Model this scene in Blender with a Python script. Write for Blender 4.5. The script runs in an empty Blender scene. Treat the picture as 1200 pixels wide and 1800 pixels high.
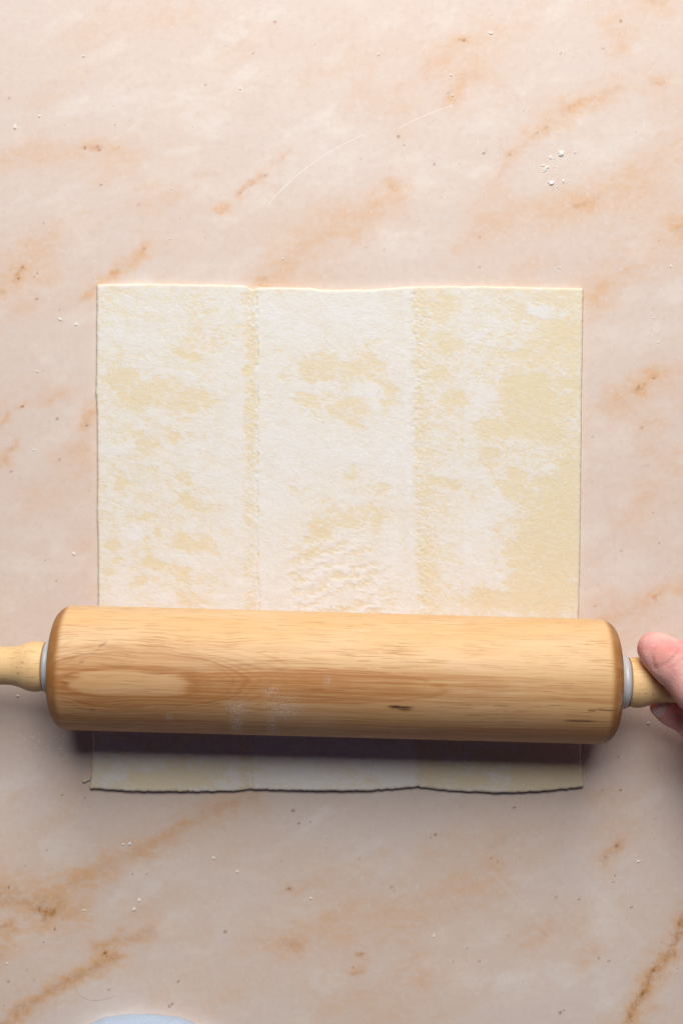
import bpy, math
import numpy as np
from mathutils import Vector

# ---------------------------------------------------------------- camera, world, lamp, exposure
S = 0.53 / 1800.0          # metres of counter per photograph pixel
H = 0.735                  # camera height over the counter
scene = bpy.context.scene
col = scene.collection

cam_d = bpy.data.cameras.new('camera')
cam = bpy.data.objects.new('camera', cam_d); col.objects.link(cam)
cam.location = (0, 0, H)
cam_d.sensor_fit = 'VERTICAL'
cam_d.sensor_height = 36.0; cam_d.sensor_width = 24.0
cam_d.lens = 36.0 * H / 0.53
cam_d.clip_start = 0.02; cam_d.clip_end = 50
scene.camera = cam

w = bpy.data.worlds.new('World'); scene.world = w; w.use_nodes = True
bg = w.node_tree.nodes['Background']
bg.inputs[0].default_value = (0.36, 0.45, 1.0, 1); bg.inputs[1].default_value = 0.034

kd = bpy.data.lights.new('window_light', 'AREA')
kd.shape = 'RECTANGLE'; kd.size = 0.80; kd.size_y = 1.30; kd.energy = 33.0; kd.color = (1.0, 0.958, 0.912)
key = bpy.data.objects.new('window_light', kd); col.objects.link(key)
key.location = (0.06, 1.02, 1.17)
key.rotation_euler = (Vector((0.0, -0.04, 0.0)) - key.location).to_track_quat('-Z', 'Y').to_euler()

vs = scene.view_settings
vs.view_transform = 'Standard'; vs.look = 'None'; vs.exposure = 0; vs.gamma = 1
scene.display_settings.display_device = 'sRGB'

# ---------------------------------------------------------------- helpers
def wx(px, z=0.0): return (px - 600.0) * S * (H - z) / H
def wy(py, z=0.0): return (900.0 - py) * S * (H - z) / H
def wp(px, py, z=0.0): return np.array((wx(px, z), wy(py, z), z))

rng = np.random.default_rng(7)
_perm = rng.permutation(4096).astype(np.int64)
_val = rng.random(4096).astype(np.float64)
def vnoise(x, y, seed=0):
    xi = np.floor(x).astype(np.int64); yi = np.floor(y).astype(np.int64)
    fx = x - xi; fy = y - yi
    fx = fx*fx*fx*(fx*(fx*6-15)+10); fy = fy*fy*fy*(fy*(fy*6-15)+10)
    def h(a, b): return _val[(_perm[(_perm[(a + seed*131) & 4095] + b) & 4095])]
    return ((h(xi, yi)*(1-fx) + h(xi+1, yi)*fx)*(1-fy) + (h(xi, yi+1)*(1-fx) + h(xi+1, yi+1)*fx)*fy)
def fbm(x, y, octs=4, seed=0, gain=0.5):
    t = np.zeros_like(x, dtype=np.float64); a = 1.0; n = 0.0
    for o in range(octs):
        t += a*vnoise(x*2**o + 17.3*o, y*2**o - 9.1*o, seed + o); n += a; a *= gain
    return t/n
def sst(e0, e1, v):
    t = np.clip((v-e0)/(e1-e0), 0, 1); return t*t*(3-2*t)
def seg_dist(x, y, pts):
    d = np.full(x.shape, 1e9)
    for (x0, y0), (x1, y1) in zip(pts[:-1], pts[1:]):
        dx, dy = x1-x0, y1-y0
        t = np.clip(((x-x0)*dx + (y-y0)*dy)/(dx*dx+dy*dy+1e-9), 0, 1)
        d = np.minimum(d, np.hypot(x-x0-t*dx, y-y0-t*dy))
    return d

def grid_faces(nu, nv, wrap=False):
    # vertices ordered [v*nu + u]
    u = np.arange(nu if wrap else nu-1); v = np.arange(nv-1)
    U, V = np.meshgrid(u, v); U = U.ravel(); V = V.ravel(); U1 = (U+1) % nu
    return np.stack([V*nu+U, V*nu+U1, (V+1)*nu+U1, (V+1)*nu+U], 1)
def np_mesh(name, verts, quads, smooth=True):
    me = bpy.data.meshes.new(name)
    verts = np.ascontiguousarray(verts, dtype=np.float32); quads = np.ascontiguousarray(quads, dtype=np.int32)
    n = quads.shape[1]
    me.vertices.add(len(verts)); me.vertices.foreach_set('co', verts.ravel())
    me.loops.add(quads.size); me.loops.foreach_set('vertex_index', quads.ravel())
    me.polygons.add(len(quads))
    me.polygons.foreach_set('loop_start', np.arange(0, quads.size, n, dtype=np.int32))
    me.polygons.foreach_set('loop_total', np.full(len(quads), n, dtype=np.int32))
    me.polygons.foreach_set('use_smooth', np.full(len(quads), smooth))
    me.update(calc_edges=True); me.validate()
    return me
def attr4(me, name, r, g=None, b=None, a=None):
    n = len(me.vertices); z = np.zeros(n)
    arr = np.stack([np.asarray(c).ravel() if c is not None else z for c in (r, g, b, a)], 1).astype(np.float32)
    at = me.attributes.new(name, 'FLOAT_COLOR', 'POINT'); at.data.foreach_set('color', arr.ravel())
def attr3(me, name, v):
    at = me.attributes.new(name, 'FLOAT_VECTOR', 'POINT'); at.data.foreach_set('vector', np.ascontiguousarray(v, dtype=np.float32).ravel())
def link(name, me, mat, parent=None):
    o = bpy.data.objects.new(name, me); col.objects.link(o)
    if mat: me.materials.append(mat)
    if parent: o.parent = parent
    return o
def tag(o, label=None, cat=None, group=None, kind=None):
    if label: o['label'] = label
    if cat: o['category'] = cat
    if group: o['group'] = group
    if kind: o['kind'] = kind
    return o
def empty(name, loc, rz=0):
    o = bpy.data.objects.new(name, None); col.objects.link(o)
    o.location = loc; o.rotation_euler = (0, 0, rz); o.empty_display_size = 0.01
    return o

class NT:
    """tiny node-graph writer"""
    def __init__(s, name):
        s.m = bpy.data.materials.new(name); s.m.use_nodes = True
        s.t = s.m.node_tree; s.b = s.t.nodes['Principled BSDF']
    def put(s, sock, v):
        if hasattr(v, 'is_linked') or isinstance(v, bpy.types.NodeSocket): s.t.links.new(v, sock)
        elif v is not None: sock.default_value = v
    def math(s, op, a, b=None, clamp=False):
        n = s.t.nodes.new('ShaderNodeMath'); n.operation = op; n.use_clamp = clamp
        s.put(n.inputs[0], a)
        if b is not None: s.put(n.inputs[1], b)
        return n.outputs[0]
    def add(s, a, b): return s.math('ADD', a, b)
    def sub(s, a, b): return s.math('SUBTRACT', a, b)
    def mul(s, a, b, clamp=False): return s.math('MULTIPLY', a, b, clamp)
    def step(s, v, e0, e1):
        n = s.t.nodes.new('ShaderNodeMapRange'); n.interpolation_type = 'SMOOTHSTEP'
        s.put(n.inputs[0], v); s.put(n.inputs[1], e0); s.put(n.inputs[2], e1)
        n.inputs[3].default_value = 0; n.inputs[4].default_value = 1
        return n.outputs[0]
    def attr(s, name):
        n = s.t.nodes.new('ShaderNodeAttribute'); n.attribute_name = name
        sp = s.t.nodes.new('ShaderNodeSeparateColor'); s.t.links.new(n.outputs['Color'], sp.inputs[0])
        return sp.outputs[0], sp.outputs[1], sp.outputs[2], n.outputs['Alpha'], n.outputs['Vector']
    def obj(s):
        return s.t.nodes.new('ShaderNodeTexCoord').outputs['Object']
    def vec(s, v, scale=(1, 1, 1), rot=(0, 0, 0), loc=(0, 0, 0)):
        n = s.t.nodes.new('ShaderNodeMapping'); s.put(n.inputs[0], v)
        n.inputs['Scale'].default_value = scale; n.inputs['Rotation'].default_value = rot; n.inputs['Location'].default_value = loc
        return n.outputs[0]
    def noise(s, v, scale, detail=3, rough=0.5, dist=0.0):
        n = s.t.nodes.new('ShaderNodeTexNoise'); s.put(n.inputs['Vector'], v)
        n.inputs['Scale'].default_value = scale; n.inputs['Detail'].default_value = detail
        n.inputs['Roughness'].default_value = rough; n.inputs['Distortion'].default_value = dist
        return n.outputs['Fac']
    def voro(s, v, scale, rand=1.0):
        n = s.t.nodes.new('ShaderNodeTexVoronoi'); s.put(n.inputs['Vector'], v); n.inputs['Scale'].default_value = scale
        n.inputs['Randomness'].default_value = rand
        return n.outputs['Distance'], n.outputs['Color']
    def sep(s, c):
        n = s.t.nodes.new('ShaderNodeSeparateColor'); s.put(n.inputs[0], c); return n.outputs
    def mix(s, f, a, b):
        n = s.t.nodes.new('ShaderNodeMix'); n.data_type = 'RGBA'
        s.put(n.inputs[0], f)
        for i, v in ((6, a), (7, b)):
            s.put(n.inputs[i], tuple(v) + (1,) if isinstance(v, (tuple, list)) and len(v) == 3 else v)
        return n.outputs[2]
    def bump(s, h, strength, dist=0.001, normal=None):
        n = s.t.nodes.new('ShaderNodeBump'); n.inputs['Strength'].default_value = strength
        n.inputs['Distance'].default_value = dist; s.put(n.inputs['Height'], h)
        if normal is not None: s.put(n.inputs['Normal'], normal)
        return n.outputs[0]
    def out(s, **k):
        for a, v in k.items():
            s.put(s.b.inputs[a.replace('_', ' ')], v)
        return s.m

# ---------------------------------------------------------------- materials
def marble_material():
    n = NT('peach_marble'); p = n.obj()
    vein, core, speck, pale, _ = n.attr('veins')
    ps = n.vec(p, (1, 2.1, 1), (0, 0, math.radians(-33)))
    big = n.noise(ps, 11, 4, 0.55, 0.4)
    mid = n.noise(ps, 42, 5, 0.6, 0.5)
    fine = n.noise(p, 260, 4, 0.6)
    c = n.mix(n.step(big, 0.36, 0.66), (0.740, 0.635, 0.580), (0.745, 0.612, 0.530))
    c = n.mix(n.mul(n.step(mid, 0.47, 0.72), 0.45), c, (0.775, 0.685, 0.62))
    c = n.mix(n.mul(pale, n.step(mid, 0.25, 0.70)), c, (0.80, 0.725, 0.675))
    # veins, broken up by grain
    vm = n.mul(vein, n.add(n.mul(n.step(n.noise(ps, 95, 6, 0.68, 0.6), 0.28, 0.74), 0.95), 0.38), True)
    c = n.mix(n.mul(vm, 0.95), c, (0.752, 0.470, 0.270))
    cm = n.mul(core, n.add(n.mul(n.step(n.noise(p, 210, 5, 0.7, 0.6), 0.32, 0.68), 1.3), 0.12), True)
    c = n.mix(n.mul(cm, 0.95), c, (0.47, 0.205, 0.045))
    # faint cloudy grain
    c = n.mix(n.mul(n.step(fine, 0.45, 0.75), 0.22), c, (0.62, 0.47, 0.36))
    c = n.mix(n.mul(n.step(n.noise(p, 420, 2, 0.5), 0.54, 0.75), 0.26), c, (0.84, 0.77, 0.72))
    # scattered natural pits
    d, cc = n.voro(p, 85); r = n.sep(cc)
    pit = n.mul(n.step(d, 0.055, 0.025), n.step(r[0], 0.74, 0.76))
    d2, cc2 = n.voro(p, 190); r2 = n.sep(cc2)
    pit2 = n.mul(n.step(d2, 0.12, 0.05), n.step(r2[1], 0.80, 0.82))
    c = n.mix(n.mul(pit, n.mul(r[1], 0.55)), c, (0.36, 0.19, 0.09))
    c = n.mix(n.mul(pit2, 0.30), c, (0.42, 0.24, 0.12))
    c = n.mix(n.mul(speck, 0.93), c, (0.30, 0.12, 0.03))
    # hairline scratches (worn into the stone)
    xyz = n.t.nodes.new('ShaderNodeSeparateXYZ'); n.put(xyz.inputs[0], p)
    sd_, ss_, _, _, _ = n.attr('scratch')
    scr = n.mul(n.step(sd_, 0.080, 0.015), ss_)
    scr = n.mul(scr, n.add(0.45, n.noise(p, 330, 3, 0.6)), True)
    c = n.mix(n.mul(scr, 0.75), c, (0.88, 0.85, 0.83))
    rough = n.add(0.52, n.mul(fine, 0.10))
    return n.out(Base_Color=c, Roughness=rough, Specular_IOR_Level=0.42, Normal=n.bump(n.add(mid, n.mul(pit, -1.5)), 0.05, 0.001))

def dough_material():
    n = NT('floured_puff_pastry'); p = n.obj()
    fl, crease, edge, ridge, _ = n.attr('flour')
    ps = n.vec(p, (1, 1.5, 1), (0, 0, math.radians(20)))
    n1 = n.noise(ps, 210, 6, 0.68, 0.6)
    n2 = n.noise(p, 900, 3, 0.6)
    n3 = n.noise(n.vec(p, (1, 2.4, 1)), 520, 4, 0.6, 0.3)
    f = n.add(fl, n.mul(n.sub(n1, 0.5), 1.25))
    f = n.add(f, n.mul(n.sub(n3, 0.5), 0.85))
    n4 = n.noise(p, 1700, 3, 0.65)
    f = n.add(f, n.mul(n.sub(n4, 0.5), 0.9))
    f = n.add(n.mul(n.step(f, -0.15, 1.15), 0.62), n.mul(n.step(f, 0.28, 0.66), 0.38))
    bare = n.mix(n.noise(p, 60, 3), (0.82, 0.698, 0.466), (0.84, 0.738, 0.535))
    bare = n.mix(n.mul(n.step(n2, 0.5, 0.75), 0.25), bare, (0.74, 0.60, 0.35))
    wsp = n.math('ABSOLUTE', n.sub(n.noise(ps, 260, 4, 0.6, 0.7), 0.5))
    f = n.add(f, n.mul(n.step(wsp, 0.045, 0.0), 0.32))
    f = n.math('MINIMUM', f, 1.0)
    m2 = n.noise(ps, 150, 6, 0.7, 0.4)
    flour = n.mix(n.step(m2, 0.36, 0.62), (0.835, 0.808, 0.765), (0.858, 0.850, 0.838))
    flour = n.mix(n.mul(n.step(n4, 0.55, 0.75), 0.40), flour, (0.770, 0.715, 0.635))
    c = n.mix(n.mul(f, 0.93), bare, flour)
    # heaped flour: brightest
    c = n.mix(n.mul(n.step(n.add(fl, n.mul(n.sub(n1, .5), 1.0)), 0.80, 1.25), 0.8), c, (0.860, 0.850, 0.840))
    c = n.mix(n.mul(n.step(n2, 0.62, 0.80), 0.16), c, (0.66, 0.53, 0.36))
    c = n.mix(n.mul(edge, 0.55), c, (0.83, 0.75, 0.58))
    h = n.add(n.mul(f, 1.0), n.mul(n2, 0.5)); h = n.add(h, n.mul(n3, 0.40))
    rdg = n.math('ABSOLUTE', n.sub(n.noise(ps, 190, 5, 0.62, 0.5), 0.5))
    h = n.add(h, n.mul(n.step(rdg, 0.10, 0.0), 0.9))
    nb = n.bump(h, 0.18, 0.0006)
    return n.out(Base_Color=c, Roughness=n.add(0.62, n.mul(f, 0.3)), Specular_IOR_Level=0.25, Normal=nb,
                 Subsurface_Weight=0.12, Subsurface_Scale=0.004, Subsurface_Radius=(1.0, 0.7, 0.4))

def roller_material():
    n = NT('varnished_roller_wood')
    red, dark, dust, endg, _ = n.attr('grain')
    gv = n.attr('grain_uv')[4]
    pore = n.noise(n.vec(gv, (52, 1900, 1)), 1.0, 2, 0.5)
    pore2 = n.noise(n.vec(gv, (48, 1500, 1), loc=(3, 7, 0)), 1.0, 3, 0.6)
    band = n.noise(n.vec(gv, (7, 210, 1), loc=(1, 2, 0)), 1.0, 4, 0.6)
    patch = n.noise(n.vec(gv, (20, 60, 1)), 1.0, 3, 0.5)
    c = n.mix(band, (0.83, 0.575, 0.310), (0.78, 0.465, 0.200))
    c = n.mix(n.mul(n.step(patch, 0.4, 0.7), 0.35), c, (0.83, 0.635, 0.42))
    lines = n.step(n.noise(n.vec(gv, (10, 900, 1), loc=(5, 1, 0)), 1.0, 5, 0.7), 0.34, 0.68)
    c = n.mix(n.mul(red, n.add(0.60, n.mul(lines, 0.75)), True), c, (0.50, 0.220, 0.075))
    c = n.mix(n.mul(n.step(lines, 0.55, 1.0), 0.16), c, (0.56, 0.27, 0.10))
    rg_ = n.attr('rings')[0]
    c = n.mix(n.mul(n.mul(rg_, n.add(0.5, n.mul(lines, 0.6))), 0.78, True), c, (0.44, 0.185, 0.06))
    pm = n.mul(n.step(pore, 0.565, 0.625), n.step(n.noise(n.vec(gv, (9, 90, 1)), 1.0, 2), 0.30, 0.62))
    c = n.mix(n.mul(pm, 0.55), c, (0.40, 0.155, 0.05))
    pm2 = n.step(pore2, 0.62, 0.68)
    c = n.mix(n.mul(pm2, 0.52), c, (0.42, 0.17, 0.055))
    c = n.mix(endg, c, (0.36, 0.15, 0.038))
    c = n.mix(n.mul(dark, n.add(n.mul(pore, 0.9), 0.55), True), c, (0.06, 0.022, 0.008))
    # flour caught on the varnish
    p = n.obj()
    dd = n.mul(dust, n.step(n.noise(p, 1900, 2, 0.6), 0.49, 0.60), True)
    c = n.mix(dd, c, (0.86, 0.80, 0.74))
    rough = n.add(n.add(0.50, n.mul(pm, 0.15)), n.mul(dd, 0.4))
    h = n.add(n.mul(pm, -1.0), n.mul(pm2, -1.0)); h = n.add(h, n.mul(dd, 1.5))
    return n.out(Base_Color=c, Roughness=rough, Specular_IOR_Level=0.38, Normal=n.bump(h, 0.22, 0.0004))

def handle_material():
    n = NT('bare_handle_wood'); p = n.obj()
    pore = n.noise(n.vec(p, (40, 900, 900)), 1.0, 3, 0.55)
    band = n.noise(n.vec(p, (9, 170, 170)), 1.0, 3, 0.6)
    c = n.mix(band, (0.90, 0.65, 0.35), (0.80, 0.51, 0.23))
    c = n.mix(n.mul(n.step(pore, 0.56, 0.74), 0.6), c, (0.42, 0.225, 0.08))
    grime = n.mul(n.step(n.noise(p, 300, 4, 0.65), 0.52, 0.74), 0.35)
    c = n.mix(grime, c, (0.52, 0.32, 0.14))
    d, cc = n.voro(n.vec(p, (0.45, 1, 1)), 520); r = n.sep(cc)
    c = n.mix(n.mul(n.mul(n.step(d, 0.30, 0.12), n.step(r[0], 0.88, 0.90)), 0.5), c, (0.22, 0.11, 0.04))
    return n.out(Base_Color=c, Roughness=0.5, Specular_IOR_Level=0.3, Normal=n.bump(pore, 0.25, 0.0004))

def washer_material():
    n = NT('grey_nylon'); p = n.obj()
    c = n.mix(n.noise(p, 240, 3), (0.46, 0.47, 0.50), (0.56, 0.57, 0.60))
    return n.out(Base_Color=c, Roughness=0.34, Specular_IOR_Level=0.5, Subsurface_Weight=0.2, Subsurface_Scale=0.004)

def skin_material():
    n = NT('skin'); p = n.obj()
    red, fold, _, _, _ = n.attr('flush')
    m = n.noise(p, 130, 4, 0.6)
    c = n.mix(n.step(m, 0.35, 0.65), (0.92, 0.550, 0.495), (0.85, 0.400, 0.360))
    c = n.mix(n.mul(n.step(n.noise(p, 420, 4, 0.65), 0.48, 0.70), 0.40), c, (0.84, 0.38, 0.35))
    c = n.mix(n.mul(red, 0.75), c, (0.78, 0.27, 0.26))
    c = n.mix(n.mul(fold, 0.38), c, (0.50, 0.15, 0.14))
    v, _ = n.voro(n.vec(p, (1, 1, 1)), 1100)
    h = n.add(n.mul(n.noise(p, 1400, 3, 0.6), 0.6), v)
    wr = n.noise(n.vec(p, (1, 2.6, 1), (0, 0, math.radians(-40))), 260, 4, 0.6)
    h = n.add(h, n.mul(wr, 1.1))
    return n.out(Base_Color=c, Roughness=0.47, Specular_IOR_Level=0.42, Subsurface_Weight=0.35, Subsurface_Scale=0.003,
                 Subsurface_Radius=(1.0, 0.32, 0.2), Normal=n.bump(h, 0.28, 0.0004))

def nail_material():
    n = NT('fingernail'); p = n.obj()
    c = n.mix(n.noise(p, 300, 2), (0.80, 0.54, 0.50), (0.86, 0.64, 0.60))
    return n.out(Base_Color=c, Roughness=0.28, Specular_IOR_Level=0.5)

def cloth_material():
    n = NT('pale_blue_cotton'); p = n.obj()
    a = n.noise(n.vec(p, (1, 14, 1)), 500, 2); b = n.noise(n.vec(p, (14, 1, 1)), 500, 2)
    wv = n.add(a, b)
    c = n.mix(n.step(wv, 0.7, 1.3), (0.46, 0.57, 0.74), (0.58, 0.69, 0.83))
    return n.out(Base_Color=c, Roughness=0.9, Specular_IOR_Level=0.1, Normal=n.bump(wv, 0.35, 0.0006))

def flour_material():
    n = NT('white_flour'); p = n.obj()
    c = n.mix(n.noise(p, 900, 3), (0.84, 0.82, 0.79), (0.90, 0.89, 0.87))
    return n.out(Base_Color=c, Roughness=0.95, Specular_IOR_Level=0.1)

def hair_material():
    n = NT('brown_hair')
    return n.out(Base_Color=(0.50, 0.36, 0.26, 1), Roughness=0.45)

# ---------------------------------------------------------------- marble counter
def axis_lines(lo, hi, step, far):
    core = np.arange(lo, hi + step/2, step); out_l, out_h = [], []
    s, p = step, hi
    while p < far: s *= 1.35; p += s; out_h.append(p)
    s, p = step, lo
    while p > -far: s *= 1.35; p -= s; out_l.append(p)
    return np.array(out_l[::-1] + list(core) + out_h)

VEINS = [  # (points, half width px, strength, core strength)
    ([(745,125),(790,90),(850,50)],17,.50,.05), ([(818,70),(812,72)],7,.5,.7), ([(788,172),(800,145),(835,122)],10,.55,.15),
    ([(650,180),(700,185),(720,215)],26,.34,0), ([(935,235),(1015,182),(1085,152)],14,.68,.12), ([(1000,190),(1020,176)],8,.6,.25),
    ([(1075,50),(1095,55),(1090,92)],17,.42,.05), ([(1130,0),(1165,5)],14,.6,.1), ([(1150,148),(1160,147)],11,.5,.30),
    ([(870,325),(895,275),(925,255)],10,.42,.05), ([(890,275),(897,268)],6,.4,.2), ([(600,400),(640,380),(700,330)],20,.58,.05),
    ([(470,505),(520,440),(600,400)],30,.50,.05), ([(688,332),(692,325)],9,.6,.2), ([(850,378),(990,362)],22,.42,0),
    ([(1008,366),(1030,358),(1050,345)],8,.9,.25), ([(1040,350),(1140,318)],24,.52,0), ([(1190,405),(1200,398)],12,.9,.25),
    ([(1050,485),(1120,440),(1200,385)],36,.38,0), ([(1110,305),(1200,262)],20,.38,0), ([(800,432),(870,402)],20,.32,0),
    ([(900,492),(960,458)],20,.32,0), ([(60,262),(130,258),(205,266)],20,.40,.03), ([(148,261),(178,260)],8,.4,.40), ([(0,290),(60,265)],15,.42,.05),
    ([(385,373),(400,362)],8,.75,.1), ([(418,338),(440,318),(468,308)],8,.72,.22), ([(480,285),(508,268)],8,.45,.1),
    ([(262,338),(280,330)],24,.34,.02), ([(290,34),(330,20)],18,.36,.02), ([(150,68),(210,18)],26,.22,0), ([(48,440),(150,385)],17,.36,.02),
    ([(0,492),(65,468)],38,.50,.02), ([(26,492),(40,470)],10,.6,.45), ([(182,497),(205,482),(250,440)],12,.62,.10), ([(250,441),(254,437)],6,.7,.7),
    ([(195,485),(206,478)],7,.7,.4), ([(455,492),(466,486)],9,.75,.30), ([(148,522),(168,506)],8,.8,.2), ([(0,518),(6,516)],8,.8,.3),
    ([(85,702),(104,690)],11,.5,.08), ([(0,748),(18,728)],9,.75,.25), ([(40,715),(42,714)],4,.7,.5), ([(152,748),(164,730)],13,.85,.18),
    ([(0,815),(14,805)],12,.75,.25), ([(18,788),(28,774)],7,.65,.35), ([(108,806),(150,788)],15,.55,.06), ([(135,838),(160,822)],13,.38,.02),
    ([(50,875),(100,865)],26,.25,0), ([(1055,718),(1090,705)],16,.45,.05), ([(1095,700),(1165,652)],22,.50,.06), ([(1116,684),(1128,678)],8,.7,.55),
    ([(1145,667),(1150,664)],6,.6,.4), ([(1128,752),(1146,738)],10,.55,.2), ([(1125,802),(1150,795)],12,.4,.04), ([(1180,815),(1200,800)],16,.45,.06),
    ([(1130,880),(1150,868)],13,.32,.02), ([(1095,920),(1120,905)],15,.36,.0), ([(1050,1105),(1140,1062),(1200,1025)],13,.58,.06),
    ([(1150,1052),(1160,1045)],6,.7,.4), ([(1030,530),(1050,520)],16,.42,.02), ([(1045,1060),(1080,1050)],20,.3,0),
    ([(90,1575),(180,1528),(235,1502),(300,1468),(380,1422),(450,1398)],17,.80,.14), ([(150,1545),(185,1522)],14,.5,.1), ([(0,1572),(100,1592)],34,.85,.30),
    ([(66,1598),(92,1604),(80,1614)],17,.95,.85), ([(0,1572),(14,1568)],9,.8,.4), ([(0,1628),(20,1622)],8,.85,.4), ([(0,1665),(30,1640)],19,.6,.06),
    ([(126,1608),(142,1596)],12,.6,.12), ([(168,1662),(215,1652),(268,1640)],16,.72,.22), ([(183,1676),(190,1672)],7,.7,.6), ([(230,1605),(310,1574)],17,.42,.03),
    ([(320,1645),(350,1635)],20,.26,0), ([(0,1805),(40,1775),(85,1745),(150,1710),(205,1680)],15,.88,.42), ([(35,1772),(45,1766)],8,.8,.4), ([(78,1748),(90,1740)],8,.8,.3),
    ([(500,1656),(528,1662)],13,.78,.28), ([(470,1665),(560,1635)],32,.42,0), ([(505,1564),(512,1560)],7,.5,.3), ([(545,1550),(580,1535)],20,.32,0),
    ([(628,1680),(638,1676)],6,.9,.6), ([(618,1716),(636,1710)],6,.6,.3), ([(610,1640),(700,1620),(740,1700)],48,.34,0), ([(600,1625),(720,1600),(850,1560)],34,.34,0),
    ([(930,1650),(1000,1620)],24,.38,.02), ([(955,1642),(965,1638)],8,.5,.2), ([(1018,1692),(1060,1668)],10,.5,.08), ([(1062,1512),(1090,1480)],13,.62,.22), ([(1080,1488),(1086,1484)],6,.7,.6),
    ([(1100,1795),(1128,1748),(1148,1708),(1170,1682),(1205,1612)],14,.85,.65), ([(1122,1755),(1132,1740)],9,.9,.75), ([(1144,1712),(1152,1702)],7,.9,.75), ([(1150,1690),(1182,1678)],9,.8,.5), ([(1190,1635),(1200,1620)],6,.7,.6),
    ([(750,1512),(810,1478)],20,.30,0), ([(850,1550),(960,1490)],30,.24,0), ([(1030,1402),(1068,1392)],10,.42,.08), ([(670,1750),(740,1720)],26,.28,0), ([(280,1760),(400,1740)],24,.26,0),
    ([(590,1770),(700,1790)],24,.3,0), ([(860,1490),(880,1480)],14,.35,.1), ([(560,690),(640,690)],20,.3,0)]
PALES = [(300,1530,60,25),(545,1598,45,22),(650,1515,70,22),(560,1440,60,22),(1062,1722,14,34),(815,1722,40,22),(60,1652,40,25),(740,300,90,50),(1040,250,90,50),
    (300,170,140,60),(560,250,80,60),(70,940,60,45),(40,990,50,30),(1100,590,70,20),(1090,760,40,30),(1080,990,50,40),(400,120,100,30),(860,200,60,40),(700,430,80,30),(1060,1610,22,60),(210,1690,16,30),(920,1740,60,30)]
SPECKS = [(483,39,3),(850,270,3.2),(853,265,2.4),(700,240,3.4),(709,256,2.4),(445,94,2.5),(361,150,2.6),(203,220,2),(178,325,3),(243,360,2.6),(77,393,2.4),(17,173,2.8),(33,490,3.6),(40,469,3),(20,474,2.4),(66,480,2.6),(60,487,2),
    (150,260,3.4),(172,257,2.6),(175,264,3),(466,309,2.6),(422,339,2.2),(442,324,2),(1090,37,3.2),(1059,86,2.4),(985,94,2.4),(763,288,2.8),(815,71,3.2),(842,418,2.6),(842,469,2.6),(647,435,2),(676,438,2),(896,273,2.4),(959,225,2.2),(944,234,2.4),(806,288,2),(788,164,2),(736,390,2),
    (765,1467,3.8),(756,1473,2.2),(688,1560,2.8),(692,1566,2.4),(515,1425,4),(525,1447,3),(903,1420,3.2),(882,1432,1.8),(1090,1389,3.4),(1080,1540,2.4),(1078,1550,2.4),(977,1577,2.6),(1017,1581,2.6),(1109,1595,2.8),(842,1689,2.6),(892,1644,2.4),(984,1780,3.6),(990,1776,2.4),(396,1638,3.4),(303,1765,3.4),(298,1769,3.2),
    (110,1397,2.8),(150,1402,2.4),(97,1633,3.2),(77,1657,2.2),(15,1725,3),(60,1722,2.2),(48,1705,2.6),(192,1740,2.6),(313,1725,3),(318,1722,2),(1052,1685,2.8),(1070,1689,2.8),(83,1494,2),(45,1523,2),(233,1537,2.4),(259,1537,2.2),(276,1507,2),(495,1513,2.2),(383,1585,2),(632,1510,2.4),(620,1700,2.4),(636,1708,2.4),
    (862,1509,2.4),(874,1514,1.8),(1083,1487,3),(1064,1507,2.6),(1129,1747,4),(1148,1706,3.6),(1162,1657,2.2),(1193,1624,3),(795,1691,2.4),(821,1668,2),(730,1780,2),(1151,1439,2),(508,1562,3),(545,1445,2),(7,1767,2),(185,1675,4),(188,1682,2.4),(16,1560,3.4),
    (106,545,2),(78,650,2),(65,526,3),(40,715,3),(101,736,3.2),(153,748,3.2),(105,808,2.6),(20,829,2.6),(157,862,2),(90,950,2),(100,1022,2.4),(80,985,2),(1045,1065,2.6),(1092,968,2.2),(1128,752,2.6),(1148,665,2.6),(1121,680,3.2),(1146,902,2),(1158,955,2),(1137,818,2),(1040,768,2),(1085,1330,2.4),(1057,1388,2),(1110,1290,1.8)]

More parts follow.
